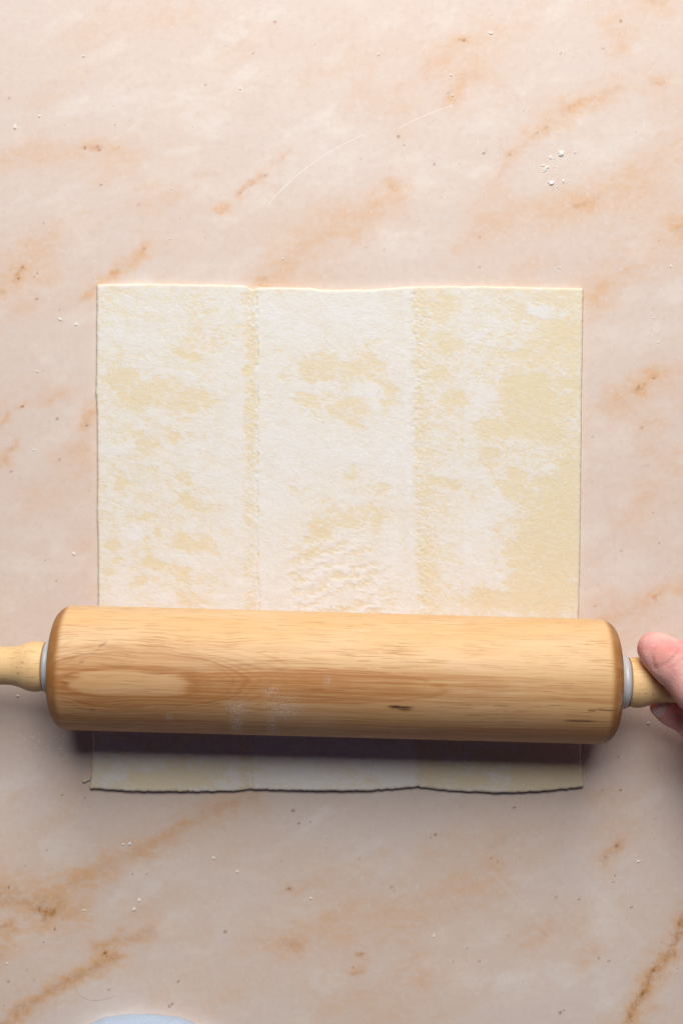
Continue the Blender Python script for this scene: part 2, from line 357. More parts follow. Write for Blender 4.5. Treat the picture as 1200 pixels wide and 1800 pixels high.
def build_counter():
    xs = axis_lines(-0.19, 0.19, 0.00082, 0.75); ys = axis_lines(-0.285, 0.285, 0.00082, 0.75)
    X, Y = np.meshgrid(xs, ys)
    V = np.stack([X.ravel(), Y.ravel(), np.zeros(X.size)], 1)
    me = np_mesh('counter', V, grid_faces(len(xs), len(ys)))
    px = X.ravel()/S + 600; py = 900 - Y.ravel()/S
    # ragged edges for every vein
    wxn = (fbm(px/26, py/26, 4, 3) - .5)*34; wyn = (fbm(px/26, py/26, 4, 9) - .5)*34
    wxn = wxn + (fbm(px/7, py/7, 2, 13)-.5)*12; wyn = wyn + (fbm(px/7, py/7, 2, 15)-.5)*12
    qx, qy = px + wxn, py + wyn
    sx, sy = px + wxn*.35, py + wyn*.35
    vein = np.zeros(px.size); core = np.zeros(px.size)
    cl = fbm(px/40, py/40, 3, 21)
    for pts, hw, st, cs in VEINS:
        a = np.array(pts, float); m = hw*6 + 30
        k = np.where((px > a[:,0].min()-m) & (px < a[:,0].max()+m) & (py > a[:,1].min()-m) & (py < a[:,1].max()+m))[0]
        if len(k) == 0: continue
        d = seg_dist(qx[k], qy[k], pts)/hw
        vein[k] = 1 - (1-vein[k])*(1 - st*(.62*np.exp(-(d*.9)**2) + .38*np.exp(-(d*.45)**2))*(.55+.9*cl[k]).clip(0, 1))
        if cs: 
            d2 = seg_dist(sx[k], sy[k], pts)/(hw*.55)
            core[k] = np.maximum(core[k], cs*np.exp(-d2**2))
    # unplaced fainter veining everywhere, so the stone goes on outside the frame
    c, s = math.cos(math.radians(33)), math.sin(math.radians(33))
    u = px*c - py*s; v = px*s + py*c
    wv = fbm(u/150, v/60, 5, 31)
    vein = np.clip(vein + .20*sst(.54, .74, wv), 0, 1)
    outside = sst(620, 720, np.abs(px-600)) + sst(930, 1030, np.abs(py-900))
    vein = np.clip(vein + np.clip(outside, 0, 1)*.5*sst(.58, .70, fbm(u/110, v/45, 5, 37)), 0, 1)
    pale = np.zeros(px.size)
    for cx, cy, rx, ry in PALES:
        k = np.where((np.abs(px-cx) < 3*max(rx, ry)) & (np.abs(py-cy) < 3*max(rx, ry)))[0]
        d = np.hypot((qx[k]-cx)/rx, (qy[k]-cy)/ry); pale[k] = np.maximum(pale[k], np.exp(-d*d))
    pale = np.clip(pale*.8 + .6*sst(.55, .72, fbm(u/90+7, v/45, 5, 41)), 0, 1)
    speck = np.zeros(px.size)
    for cx, cy, r in SPECKS:
        k = np.where((np.abs(px-cx) < 12) & (np.abs(py-cy) < 12))[0]
        d = np.hypot(px[k]-cx, (py[k]-cy)*1.1); speck[k] = np.maximum(speck[k], sst(r*1.05, r*.25, d)*min(1, r/3.2))
    attr4(me, 'veins', vein, core, speck, pale)
    # scratches
    sdist = np.full(px.size, 20.0); sstr = np.zeros(px.size)
    def arc(pts, hw, st):
        d = seg_dist(px, py, pts)*1.2/hw; m = d < sdist; sdist[m] = d[m]; sstr[m] = st
        return 0
    t = np.linspace(0, 1, 14)
    bez = lambda a, b, c_: [tuple((1-q)**2*np.array(a) + 2*q*(1-q)*np.array(b) + q*q*np.array(c_)) for q in t]
    arc(bez((470,362),(530,285),(640,236)), 1.2, .9); arc(bez((700,226),(745,200),(800,184)), 1.2, .95); arc([(640,236),(700,226)], 1.0, .12)
    arc([(1027,310),(1034,350)], 1.0, .8); arc([(720,372),(757,387)], 1.0, .5); arc([(200,245),(245,215)], 1.4, .35)
    arc([(388,60),(415,68)], 1.1, .5); arc([(1150,1030),(1185,985)], 1.0, .4); arc([(865,1535),(980,1655)], 5, .16); arc([(1040,1560),(1130,1660)], 6, .14)
    arc([(240,1700),(330,1650)], 1.0, .25); arc([(900,30),(925,28)], 1.0, .35); arc([(600,150),(660,190)], 1.0, .15)
    attr4(me, 'scratch', sdist/20.0, sstr)
    o = link('counter', me, marble_material())
    tag(o, kind='structure', label='polished peach and beige marble worktop with rusty veins')
    return o

# ---------------------------------------------------------------- pastry sheet
TOPE = [(170,499),(210,498),(300,498),(400,500),(428,500),(436,503),(441,507),(447,507),(455,504),(500,505),(545,505),(560,508),(600,509),(650,508),(720,503),(760,502),(850,502),(940,504),(1025,506)]
BOTE = [(158,1387),(180,1388),(230,1391),(350,1392),(410,1391),(440,1388),(500,1389),(560,1390),(640,1390),(690,1387),(735,1384),(765,1388),(800,1391),(880,1394),(960,1390),(1025,1384)]
LEFE = [(500,170),(620,169),(690,168),(720,170),(860,171),(900,170),(960,172),(1060,172),(1180,168),(1290,163),(1350,161),(1387,158)]
RIGE = [(506,1025),(600,1024),(700,1022),(850,1021),(1000,1019),(1085,1017),(1200,1018),(1310,1020),(1360,1022),(1384,1025)]
BARE = [(215,665,26,34,0,.8),(255,692,48,22,-20,.8),(335,705,36,22,0,.75),(325,620,30,9,25,.7),(312,765,22,9,20,.7),(240,762,32,10,20,.6),(255,782,28,9,30,.7),(210,845,7,17,-15,.8),(335,880,42,8,33,.9),(320,842,17,8,20,.8),(258,905,16,8,0,.9),(203,958,13,8,10,.8),(275,940,11,7,0,.8),(292,950,8,7,0,.7),(335,960,42,15,10,.8),(272,992,20,10,5,.95),(318,1008,30,11,25,.95),(205,986,12,6,0,.7),(340,1052,34,11,15,.8),(240,1022,16,7,0,.6),(376,965,5,14,10,.6),(195,1012,6,10,0,.5),(385,600,22,20,0,.4),(340,590,18,16,0,.4),(200,550,18,10,0,.35),(350,545,30,9,10,.3),
    (560,650,42,30,0,.85),(625,648,55,26,-10,.8),(600,715,42,22,0,.85),(682,695,14,34,0,.85),(655,665,22,16,0,.8),(540,705,30,18,0,.7),(650,600,14,9,0,.7),(620,830,22,8,5,.9),(668,862,22,9,0,.85),(562,928,24,24,0,.95),(640,915,52,20,-8,.9),(540,965,28,8,-10,.95),(600,895,24,9,0,.5),(560,890,18,9,0,.6),(530,860,22,7,0,.5),(620,740,20,14,0,.7),(500,660,16,12,0,.5),
    (925,690,42,36,0,.95),(895,745,60,22,-10,.8),(960,745,34,34,0,.9),(1000,690,16,34,0,.7),(800,705,34,14,0,.85),(780,655,24,10,0,.6),(825,640,18,8,0,.5),(975,950,48,110,0,.78),(925,985,34,70,12,.8),(955,1050,64,28,0,.9),(1000,860,20,80,0,.6),(860,1055,42,16,0,.9),(905,850,22,26,0,.8),(785,850,26,9,10,.75),(935,620,60,12,0,.5),(985,590,40,30,0,.55),(790,600,26,18,0,.55),(900,560,30,12,0,.5),(985,530,30,14,0,.5),(770,540,40,24,0,.5),(750,1000,14,60,0,.4),(880,800,40,14,0,.5),
    (290,1375,90,14,0,.7),(185,1385,22,12,0,.8),(230,1368,26,10,0,.8),(340,1352,60,14,0,.5),(600,1350,40,10,0,.5),(640,1372,24,8,0,.6),(900,1330,80,14,0,.8),(960,1365,60,22,0,1.0),(830,1375,30,12,0,.6),(770,1350,20,30,0,.7)]
FLOURY = [(945,545,24,13,10,1.3),(825,541,10,7,0,1.0),(830,592,18,9,0,1.0),(832,636,16,7,0,1.0),(870,570,28,16,0,.7),(842,695,24,22,-30,.9),(900,605,10,8,0,.7),(845,735,44,7,-5,.9),(862,898,30,20,0,.9),(835,920,26,14,0,.9),(828,968,22,34,0,1.0),(865,1010,38,16,10,.9),(905,1012,10,12,0,.7),(965,830,7,10,15,1.3),(810,830,40,20,0,.4),(990,690,12,10,0,.7),(985,745,14,9,0,.6),
    (205,590,32,18,0,.7),(265,605,40,14,15,.7),(275,575,30,9,0,.6),(200,790,28,14,0,.9),(240,640,26,13,-20,.7),(500,560,52,34,0,.5),(620,560,60,30,0,.5),(500,790,40,60,0,.5),(590,790,90,34,0,.5),(690,800,30,60,0,.5),(480,900,26,90,0,.5),(480,1020,26,60,0,.5),(690,960,20,60,0,.5),(620,690,36,6,-25,.9),(655,690,10,20,0,.8),(540,675,44,5,8,.8),(580,690,34,4,12,.8),(240,940,16,8,0,.9),(290,1055,22,10,10,.9),(210,1040,16,30,0,.7),(330,985,40,7,25,.7),(360,800,40,60,0,.4),(410,820,20,200,0,.45),(395,640,20,30,0,.3),
    (205,1346,16,7,-40,1.0),(200,1374,18,9,-10,1.0),(300,1345,20,6,0,.6),(400,1370,18,14,0,.7),(520,1365,60,16,0,.4),(700,1365,24,18,0,.6),(640,1345,40,12,0,.6),(800,1335,40,10,0,.6),(868,1365,7,9,30,1.0),(892,1378,7,13,0,1.0),(830,1395,16,6,0,.6),(200,1310,26,9,0,.7),(660,1320,60,9,0,.4),(865,1310,40,9,0,.6)]
def blobs(px, py, qx, qy, lst):
    f = np.zeros(px.size)
    for cx, cy, rx, ry, ang, st in lst:
        m = 2.6*max(rx, ry) + 30
        k = np.where((np.abs(px-cx) < m) & (np.abs(py-cy) < m))[0]
        a = math.radians(ang); c, s = math.cos(a), math.sin(a)
        dx, dy = qx[k]-cx, qy[k]-cy
        d = np.hypot((dx*c+dy*s)/rx, (-dx*s+dy*c)/ry)
        f[k] = np.maximum(f[k], st*sst(1.55, .45, d))
    return f
THICK = 0.0030
CREASE1 = [(500,439),(600,440),(700,441),(850,440),(1000,441),(1060,444),(1200,436),(1320,431),(1390,432)]
CREASE2 = [(500,730),(600,731),(700,731),(850,733),(950,736),(1000,741),(1080,746),(1200,742),(1320,738),(1390,738)]

def build_pastry():
    nu, nv = 590, 610
    u = np.linspace(0, 1, nu); v = np.linspace(0, 1, nv)
    U, V = np.meshgrid(u, v)
    t = np.array(TOPE, float); b = np.array(BOTE, float); l = np.array(LEFE, float); r = np.array(RIGE, float)
    pyg = 500 + V*890
    L = np.interp(pyg, l[:,0], l[:,1]); R = np.interp(pyg, r[:,0], r[:,1])
    z0 = np.zeros_like(pyg)
    L = L + (fbm(pyg/6, z0+3, 3, 51)-.5)*1.5 - .6*np.exp(-((pyg-692)/7)**2)*(.6+.8*vnoise(pyg/3, z0, 5))
    R = R + (fbm(pyg/7, z0+5, 3, 53)-.5)*1.3
    PX = L + (R-L)*U
    T = np.interp(PX, t[:,0], t[:,1]) + (fbm(PX/16, z0+1, 3, 55)-.5)*1.6
    Bo = np.interp(PX, b[:,0], b[:,1]) + (fbm(PX/5, z0+2, 2, 57)-.5)*2.2
    PY = T + (Bo-T)*V
    px, py = PX.ravel(), PY.ravel()
    # --- flour
    ca, sa = math.cos(math.radians(24)), math.sin(math.radians(24))
    a1 = px*ca + py*sa; b1 = -px*sa + py*ca
    w1 = (fbm(a1/22, b1/11, 5, 61, .6)-.5); w2 = (fbm(a1/22, b1/11, 5, 67, .6)-.5)
    qx, qy = px + w1*44, py + w2*34
    base = np.interp(px, [160,420,430,450,460,700,722,735,800,880,960,1025], [.58,.66,.58,.62,.76,.78,.78,.54,.60,.53,.45,.42])
    lowside = sst(1250, 1330, py)
    base = base - lowside*np.interp(px, [160,400,450,700,760,1020], [.12,.06,-.10,-.06,.18,.28])
    bare = blobs(px, py, qx, qy, BARE); white = blobs(px, py, qx, qy, FLOURY)
    f = base + .55*(fbm(a1/30, b1/13, 5, 71, .62)-.5) + .50*(fbm(px/4, py/3.2, 3, 73, .65)-.5)
    wisp = 1 - np.abs(2*fbm(a1/20, b1/6, 4, 75, .6)-1)*2.2
    wisp2 = 1 - np.abs(2*fbm(a1/11+5, b1/4, 3, 77, .6)-1)*2.2
    f = f + .16*(wisp-.45) + .12*(wisp2-.45) + .22*(fbm(a1/9, b1/6, 4, 79, .6)-.5)
    f = f - .56*bare*(.65+.7*fbm(px/9, py/6, 3, 80)) + .42*white
    # creases: flour rubbed out of the folds
    c1 = np.interp(py, [q[0] for q in CREASE1], [q[1] for q in CREASE1]) + (fbm(py/10, px*0, 3, 81)-.5)*7
    c2 = np.interp(py, [q[0] for q in CREASE2], [q[1] for q in CREASE2]) + (fbm(py/10, px*0+4, 3, 83)-.5)*7
    d1, d2 = px-c1, px-c2
    jg = (fbm(px/5, py/6, 3, 82)-.5)*14
    stp1 = sst(17, 4, np.abs(d1+jg)); stp2 = sst(-15, 0, d2+jg)*sst(36, 8, d2+jg)
    crn = fbm((px+py*.5)/7, (py-px*.4)/5, 3, 85)
    crn2 = fbm((px+py*.35)/5.5, (py-px*.55)/3.2, 3, 86)
    strength1 = np.interp(py, [500,600,640,700,760,790,1000,1060,1300,1400], [.75,.8,.6,.9,.7,.25,.2,.45,.8,.9])*(.45+.9*fbm(px/16, py/11, 4, 87))
    f = f - stp1*(strength1*.45 + .7*(crn2-.5)) - stp2*(.12 + .75*(crn2-.5))
    f = f - .55*np.exp(-((d1-13)/1.6)**2)*sst(.35, .55, fbm(py/25, px*0+6, 3, 84))
    ridgea = np.exp(-((d1-14)/4.0)**2)*.4 + np.exp(-((d1+17)/4.5)**2)*.2 + np.exp(-((d2+15)/5)**2)*.35
    f = f + ridgea*.5
    # faint fold line of the third panel
    d3 = px - (812 + (py-500)*.0); f = f - .16*np.exp(-(d3/2.5)**2)*sst(.45, .6, fbm(py/30, px*0+9, 2, 88)) + .10*sst(0, 4, d3)*sst(30, 4, d3)
    # ripples rolled up in front of the pin
    rip = sst(450, 560, px)*sst(735, 630, px)*sst(890, 1010, py)*sst(1125, 1080, py)*sst(.25, .5, fbm(px/40+3, py/24, 3, 90)+.06)
    rp = np.sin((py + px*.42 + w1*40)/4.6)*.5+.5
    f = f + rip*(.85*rp*rp - .40)*(.4+1.2*fbm(px/30, py/14, 3, 89))
    # --- relief
    e = np.minimum(np.minimum((px-L.ravel()), (R.ravel()-px)), np.minimum(py-T.ravel(), (Bo.ravel()-py)))*S
    rad = .0015
    t_ = np.clip(e/rad, 0, 1)
    z = THICK - rad*(1-np.sqrt(np.clip(1-(1-t_)**2, 0, 1)))*.9
    z += .00006*(np.clip(f, 0, 1.2)-.5) + .00020*(fbm(px/46, py/46, 3, 91)-.5)
    z += -.00030*np.exp(-((d1-11+jg*.25)/2.4)**2)*sst(.30, .50, fbm(py/22, px*0+6, 3, 84)) - .00026*np.exp(-((d2+3+jg*.3)/2.4)**2)*sst(.35, .52, fbm(py/22, px*0+8, 3, 84)) - .00016*np.exp(-(d1/8.0)**2) + .00016*np.exp(-((d1-15)/6)**2) - .00016*np.exp(-((d2+6)/7)**2) + .00012*np.exp(-((d2+17)/7)**2)
    z += (stp1*.8+stp2)*.00021*(crn2-.5)*2 + rip*.00018*(rp-.5)
    z += .00005*(fbm(px/3, py/3, 2, 93)-.5)
    # underside lifts a little along the front edge
    lift = sst(1335, 1392, py)*(.0005 + .0008*(.5+.5*np.cos((px-585)/58.0))*sst(150, 300, px))
    lift = np.where(np.abs(px-590) > 520, lift*.4, lift)
    under = sst(.0, .0001, 0*px)*0 + .0002 + lift*.7
    z += lift
    # flatten where the pin presses
    prs = np.exp(-((py-(1164 + (px-600)*.027))/26)**2)
    z = z*(1-prs) + (THICK-.00015)*prs
    zt = z.reshape(nv, nu)
    X = (PX-600)*S*(H-THICK)/H; Y = (900-PY)*S*(H-THICK)/H
    top = np.stack([X.ravel(), Y.ravel(), z], 1)
    fac = grid_faces(nu, nv)[:, ::-1]
    # side wall and underside ring
    ring = np.concatenate([np.arange(nu), np.arange(1, nv)*nu + nu-1, (nv-1)*nu + np.arange(nu-2, -1, -1), np.arange(nv-2, 0, -1)*nu])
    n0 = len(top); K = len(ring); side = []; verts = [top]
    cxy = np.array([0.0, -.013]); prev = ring
    for i, (q, ins) in enumerate(((.66, .00005), (.33, .00025), (0.0, .0006), (0.0, .03))):
        pv = top[ring].copy(); dv = pv[:, :2]-cxy; dv /= np.linalg.norm(dv, axis=1)[:, None]
        jag = 1 + .4*(np.random.default_rng(i).random(K)-.5)
        pv[:, :2] -= dv*(ins*jag[:, None] if i < 3 else ins)
        pv[:, 2] = under[ring] + (top[ring][:, 2]-under[ring])*q if i < 3 else .0002
        idx = n0 + i*K + np.arange(K); verts.append(pv)
        side.append(np.stack([prev, np.roll(prev, -1), np.roll(idx, -1), idx], 1)); prev = idx
    Vv = np.concatenate(verts); me = np_mesh('pastry_sheet', Vv, np.concatenate([fac] + side))
    pad = lambda a, val: np.concatenate([a, np.full(len(Vv)-n0, val)])
    edge = sst(.0016, .0006, e)*sst(.25, .55, fbm(px/14, py/14, 2, 95)+.15)
    attr4(me, 'flour', pad(np.clip(f, -.4, 1.6), .4), pad(np.clip(stp1+stp2, 0, 1), 0), pad(edge, 1.0), pad(rip, 0))
    o = link('pastry_sheet', me, dough_material())
    tag(o, 'large square sheet of floured puff pastry with two fold lines, under the rolling pin', 'pastry')
    return o

# ---------------------------------------------------------------- rolling pin
R0 = 0.03064; L0 = 0.276
PIN = Vector((-0.00315, -0.0802, 0.0))
PIN_ROT = math.radians(-1.52)
AZ = THICK + R0

def lathe(name, prof, mat, parent, seg=72, flip=False, z=AZ):
    """prof: (x, radius) pairs turned about the local x axis at height z"""
    p = np.array(prof, float); a = np.linspace(0, 2*math.pi, seg, endpoint=False)
    A, I = np.meshgrid(a, np.arange(len(p)))
    V = np.stack([np.repeat(p[:,0], seg), p[I.ravel(),1]*np.cos(A.ravel()), z + p[I.ravel(),1]*np.sin(A.ravel())], 1)
    q = grid_faces(seg, len(p), True)
    me = np_mesh(name, V, q if flip else q[:, ::-1])
    return link(name, me, mat, parent)

def smooth_profile(pts, n=40):
    """Catmull-Rom through (x, r)"""
    p = np.array(pts, float); out = []
    P = np.vstack([2*p[0]-p[1], p, 2*p[-1]-p[-2]])
    for i in range(1, len(P)-2):
        for t in np.linspace(0, 1, max(3, n//len(p)), endpoint=False):
            a, b, c, d = P[i-1], P[i], P[i+1], P[i+2]
            out.append(.5*((2*b) + (-a+c)*t + (2*a-5*b+4*c-d)*t*t + (-a+3*b-3*c+d)*t**3))
    out.append(p[-1]); o = np.array(out); o[:,1] = np.maximum(o[:,1], 0); return o

def build_pin():
    root = empty('rolling_pin', PIN, PIN_ROT)
    tag(root, 'wooden rolling pin with grey collars lying across the pastry sheet', 'rolling pin')
    # roller: a barrel with rounded shoulders
    bv = .0085; hl = L0/2
    ang = np.linspace(0, math.pi/2, 14)
    left = [(-hl, 0.0), (-hl, .006), (-hl, .012), (-hl, R0-bv-.001)] + [(-hl + bv*(1-math.cos(a))*1.0, R0-bv + bv*math.sin(a)) for a in ang]
    xs = np.linspace(-hl+bv, hl-bv, 620)[1:-1]
    prof = np.array(left + [(x, R0) for x in xs] + [(-a, b) for a, b in left[::-1]])
    th = np.concatenate([np.linspace(-.12, math.pi+.12, 300), np.linspace(math.pi+.12, 2*math.pi-.12, 62)[1:-1]])
    seg = len(th)
    A, I = np.meshgrid(th, np.arange(len(prof)))
    PXX = prof[I.ravel(), 0]; PR = prof[I.ravel(), 1]; TH = A.ravel()
    V = np.stack([PXX, PR*np.cos(TH), AZ + PR*np.sin(TH)], 1)
    me = np_mesh('roller', V, grid_faces(seg, len(prof), True)[:, ::-1])
    x = PXX; s = TH*R0                       # s grows from the far side (top of photo) to the near side
    # photo-like coordinates on the unrolled barrel
    def P(px, py):
        xl = (px-600)*S/1.085 - PIN.x
        ax = 1185 + (px-590)*.0255
        k = np.clip((py-ax)/110.5, -1, 1)
        return xl, (math.pi/2 + math.asin(k))*R0 + .0006
    mm = .001
    wob = (fbm(x/.030, s/.010, 3, 101)-.5)*3*mm
    fine = (fbm(x/.012, s/.0012, 3, 103)-.5)
    def ell(px, py, a_l, a_r, b_):
        cx, cs = P(px, py)
        dx = np.where(x < cx, (x-cx)/a_l, (x-cx)/a_r)
        return np.hypot(dx, (s + wob*1.2 - cs)/b_)
    pxm = S/1.085
    def ell2(px, py, a_l, a_r, b_):
        # squarer, flame-pointed cathedral: long pointed tips with finger-like ends
        cx, cs = P(px, py)
        dx = np.where(x < cx, (x-cx)/a_l, (x-cx)/a_r) + fine*.22*np.sign(x-cx)
        dy = np.abs(s + wob*.7 - cs)/b_
        return (np.abs(dx)**2.6 + dy**2.6)**(1/2.6)
    fA = ell2(232, 1186, 106*pxm, 104*pxm, 6.8*mm) + fine*.14 + (fbm(x/.016, s/.0020, 3, 105)-.5)*.16        # pale tongue
    fB = ell(222, 1180, 150*pxm, 212*pxm, 14.0*mm) + fine*.05      # ring outside it
    red = np.zeros(x.size)
    inB = sst(1.04, .97, fB)
    red += .42*inB
    red = red*(1 - .62*sst(1.14, .78, fA))
    red += .30*np.exp(-((fA-1.12)/.14)**2)
    xr = sst(P(85,0)[0], P(120,0)[0], x)
    fR = fB + (fbm(x/.02, s/.004, 3, 127)-.5)*.06
    ring = .95*np.exp(-((fR-1.0)/.026)**2) + .45*np.exp(-((fR-.90)/.014)**2) + .55*np.exp(-((fR-1.09)/.020)**2) + .40*np.exp(-((fR-1.20)/.022)**2) + .30*np.exp(-((fR-1.34)/.024)**2) + .25*np.exp(-((fR-1.50)/.024)**2)
    ring += 1.0*np.exp(-((fA-1.10)/.08)**2) + .30*np.exp(-((fA-.62)/.05)**2)*sst(P(600,1190)[1], P(600,1180)[1], s) + .35*np.exp(-((fA-1.30)/.05)**2)*sst(1.0, .9, fB)
    ring = np.clip(ring*xr*(.55+.8*fbm(x/.02, s/.003, 3, 129)), 0, 1)
    red += .25*ring
    red += .22*sst(1.5, 1.1, fB)*sst(.98, 1.04, fB)*sst(P(60,0)[0], P(300,0)[0], x)
    # the reddish tongue running on to the right
    fC = ell(560, 1190, 210*pxm, 215*pxm, 8.6*mm) + fine*.16
    red = np.maximum(red, .44*sst(1.16, .62, fC)*(.6+.8*fbm(x/.05, s/.0022, 3, 107)))
    red += .30*np.exp(-((fC-1.0)/.05)**2)
    fD = ell(640, 1192, 330*pxm, 270*pxm, 13.0*mm) + fine*.14
    red += .16*sst(1.08, .85, fD)
    red += .26*sst(.50, .72, fbm(x/.09, s/.0030, 4, 109))*(1-.8*sst(1.05, .96, fA))
    # colour turns redder and darker towards the lower flank, in fine long stripes
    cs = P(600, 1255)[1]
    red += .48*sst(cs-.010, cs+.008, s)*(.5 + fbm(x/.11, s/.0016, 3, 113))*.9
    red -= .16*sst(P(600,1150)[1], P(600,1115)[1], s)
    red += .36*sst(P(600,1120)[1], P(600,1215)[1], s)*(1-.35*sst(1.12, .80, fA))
    red = np.clip(red, 0, 1)
    # dark mineral streaks and bruises
    dark = np.zeros(x.size)
    def streak(px, py, lpx, wmm, st, tilt=0.0):
        nonlocal dark
        cx, c_ = P(px, py); dx = (x-cx)/(lpx*pxm/2); dy = (s - c_ - tilt*(x-cx) + fine*.5*mm)/(wmm*mm)
        dark = np.maximum(dark, st*np.exp(-dx**4)*np.exp(-dy*dy))
    streak(704, 1228, 42, .75, 1.0); streak(694, 1225, 22, .45, .9); streak(712, 1231.5, 24, .45, .9)
    streak(1018, 1252.5, 50, .50, 1.0); streak(1062, 1232, 34, .42, .9, .04); streak(1038, 1233, 14, .4, .8); streak(1005,1251,20,.35,.5)
    streak(181, 1121, 14, .8, .42, -.6); streak(172, 1131, 14, .5, .25, -.5); streak(147, 1150, 9, .6, .38, -.3); streak(166, 1233, 10, .5, .5)
    streak(880, 1224, 26, .3, .5); streak(560, 1196, 24, .5, .25); streak(120,1185,12,.5,.3)
    for q in range(60):
        streak(rng.uniform(110, 1075), rng.uniform(1085, 1290), rng.uniform(14, 60), rng.uniform(.18, .30), rng.uniform(.10, .34), rng.uniform(-.03, .03))
    # flour on the lower flank, lined up with what it rolled over
    dust = np.zeros(x.size)
    for px_, py_, rx_, ry_, st in ((418,1262,12,36,1.0),(480,1265,10,42,.8),(500,1235,32,24,.7),(420,1232,18,16,.85),(478,1200,14,8,.55),(300,1247,7,7,.7),(576,1180,5,6,.5),(228,1284,30,5,.7),(335,1283,12,4,.6),(193,1279,3,3,.9),(560,1262,40,26,.25),(700,1275,120,14,.18),(965,1222,18,8,.22),(770,1230,30,14,.15),(900,1270,90,20,.12),(634,1099,6,3,.6),(500,1288,160,6,.35)):
        cx, c_ = P(px_, py_); ry_s = ry_*S
        d = np.hypot((x-cx)/(rx_*pxm), (s-c_)/ry_s); dust = np.maximum(dust, st*np.exp(-d*d))
    dust = np.maximum(dust, .65*np.exp(-((x-(hl-.0022))/.0014)**2)*sst(.045, .052, s)*sst(.062, .055, s)*fbm(x/.002, s/.002, 2, 119)*1.6)
    eg = np.clip((np.abs(x)-(hl-bv))/bv, 0, 1)
    eg = sst(.10, .48, eg)*.92*(.75+.5*fbm(x/.003, s/.004, 3, 121)) + sst(.9, 1.0, eg)*.15
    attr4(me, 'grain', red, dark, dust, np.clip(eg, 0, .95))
    sw = s + wob*.7 + .0022*np.exp(-((x-P(330,0)[0])/.03)**2)*np.sin((s-P(330,1186)[1])/.009)
    attr4(me, 'rings', ring)
    attr3(me, 'grain_uv', np.stack([x, sw, 0*x], 1))
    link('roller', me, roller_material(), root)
    wm = washer_material(); hm = handle_material()
    for sg, wt in ((-1, .0052), (1, .0066)):
        e = hl - .0002
        pr = [(e, .0), (e, .0122), (e+.0006, .0133), (e+wt*.42, .0135), (e+wt*.50, .0131), (e+wt*.58, .0131), (e+wt*.66, .0134), (e+wt*.86, .0129), (e+wt, .0117), (e+wt, .007), (e+wt, 0)]
        pr = [(sg*a, b) for a, b in pr]
        lathe('collar', pr, wm, root, 80, flip=sg < 0)
        b0 = e + wt + .0002
        hp = smooth_profile([(b0, .0), (b0, .0112), (b0+.0008, .0119), (b0+.0045, .0125), (b0+.0085, .0118), (b0+.0125, .0103), (b0+.0165, .0095), (b0+.024, .0095), (b0+.036, .0106), (b0+.054, .0128), (b0+.072, .0136), (b0+.086, .0124), (b0+.096, .0085), (b0+.0985, .004), (b0+.099, .0)], 150)
        lathe('handle', [(sg*a, b) for a, b in hp], hm, root, 72, flip=sg < 0)
    return root

# ---------------------------------------------------------------- hand (one skin surface from blended tapered limbs)
def surface_nets(F, org, h):
    ins = F < 0
    nx, ny, nz = F.shape
    cnt = np.zeros((nx-1, ny-1, nz-1), np.int8)
    for i in (0, 1):
        for j in (0, 1):
            for k in (0, 1): cnt += ins[i:nx-1+i, j:ny-1+j, k:nz-1+k]
    act = (cnt > 0) & (cnt < 8)
    idx = np.full(act.shape, -1, np.int64); I = np.argwhere(act); idx[act] = np.arange(len(I))
    acc = np.zeros((len(I), 3)); num = np.zeros(len(I))
    cs = [(i, j, k) for i in (0, 1) for j in (0, 1) for k in (0, 1)]
    for a in cs:
        for ax in range(3):
            if a[ax]: continue
            b = list(a); b[ax] = 1
            fa = F[I[:,0]+a[0], I[:,1]+a[1], I[:,2]+a[2]]; fb = F[I[:,0]+b[0], I[:,1]+b[1], I[:,2]+b[2]]
            m = (fa < 0) != (fb < 0); t = np.where(m, fa/np.where(m, fa-fb, 1), 0)
            p = np.array(a, float)[None, :].repeat(len(I), 0); p[:, ax] = t
            acc[m] += p[m]; num[m] += 1
    V = org + (I + acc/num[:, None])*h
    quads = []
    for ax in range(3):
        o1, o2 = [(1, 2), (2, 0), (0, 1)][ax]
        sl = [slice(None)]*3; sl2 = [slice(None)]*3
        sl[ax] = slice(0, -1); sl2[ax] = slice(1, None)
        ch = ins[tuple(sl)] != ins[tuple(sl2)]
        E = np.argwhere(ch); 
        ok = (E[:, o1] > 0) & (E[:, o2] > 0) & (E[:, o1] < F.shape[o1]-1) & (E[:, o2] < F.shape[o2]-1); E = E[ok]
        def c(d1, d2):
            q = E.copy(); q[:, o1] -= d1; q[:, o2] -= d2; return idx[q[:,0], q[:,1], q[:,2]]
        Q = np.stack([c(1, 1), c(0, 1), c(0, 0), c(1, 0)], 1)
        fl = ~ins[E[:,0], E[:,1], E[:,2]]
        Q[fl] = Q[fl][:, ::-1]; quads.append(Q)
    return V, np.concatenate(quads)

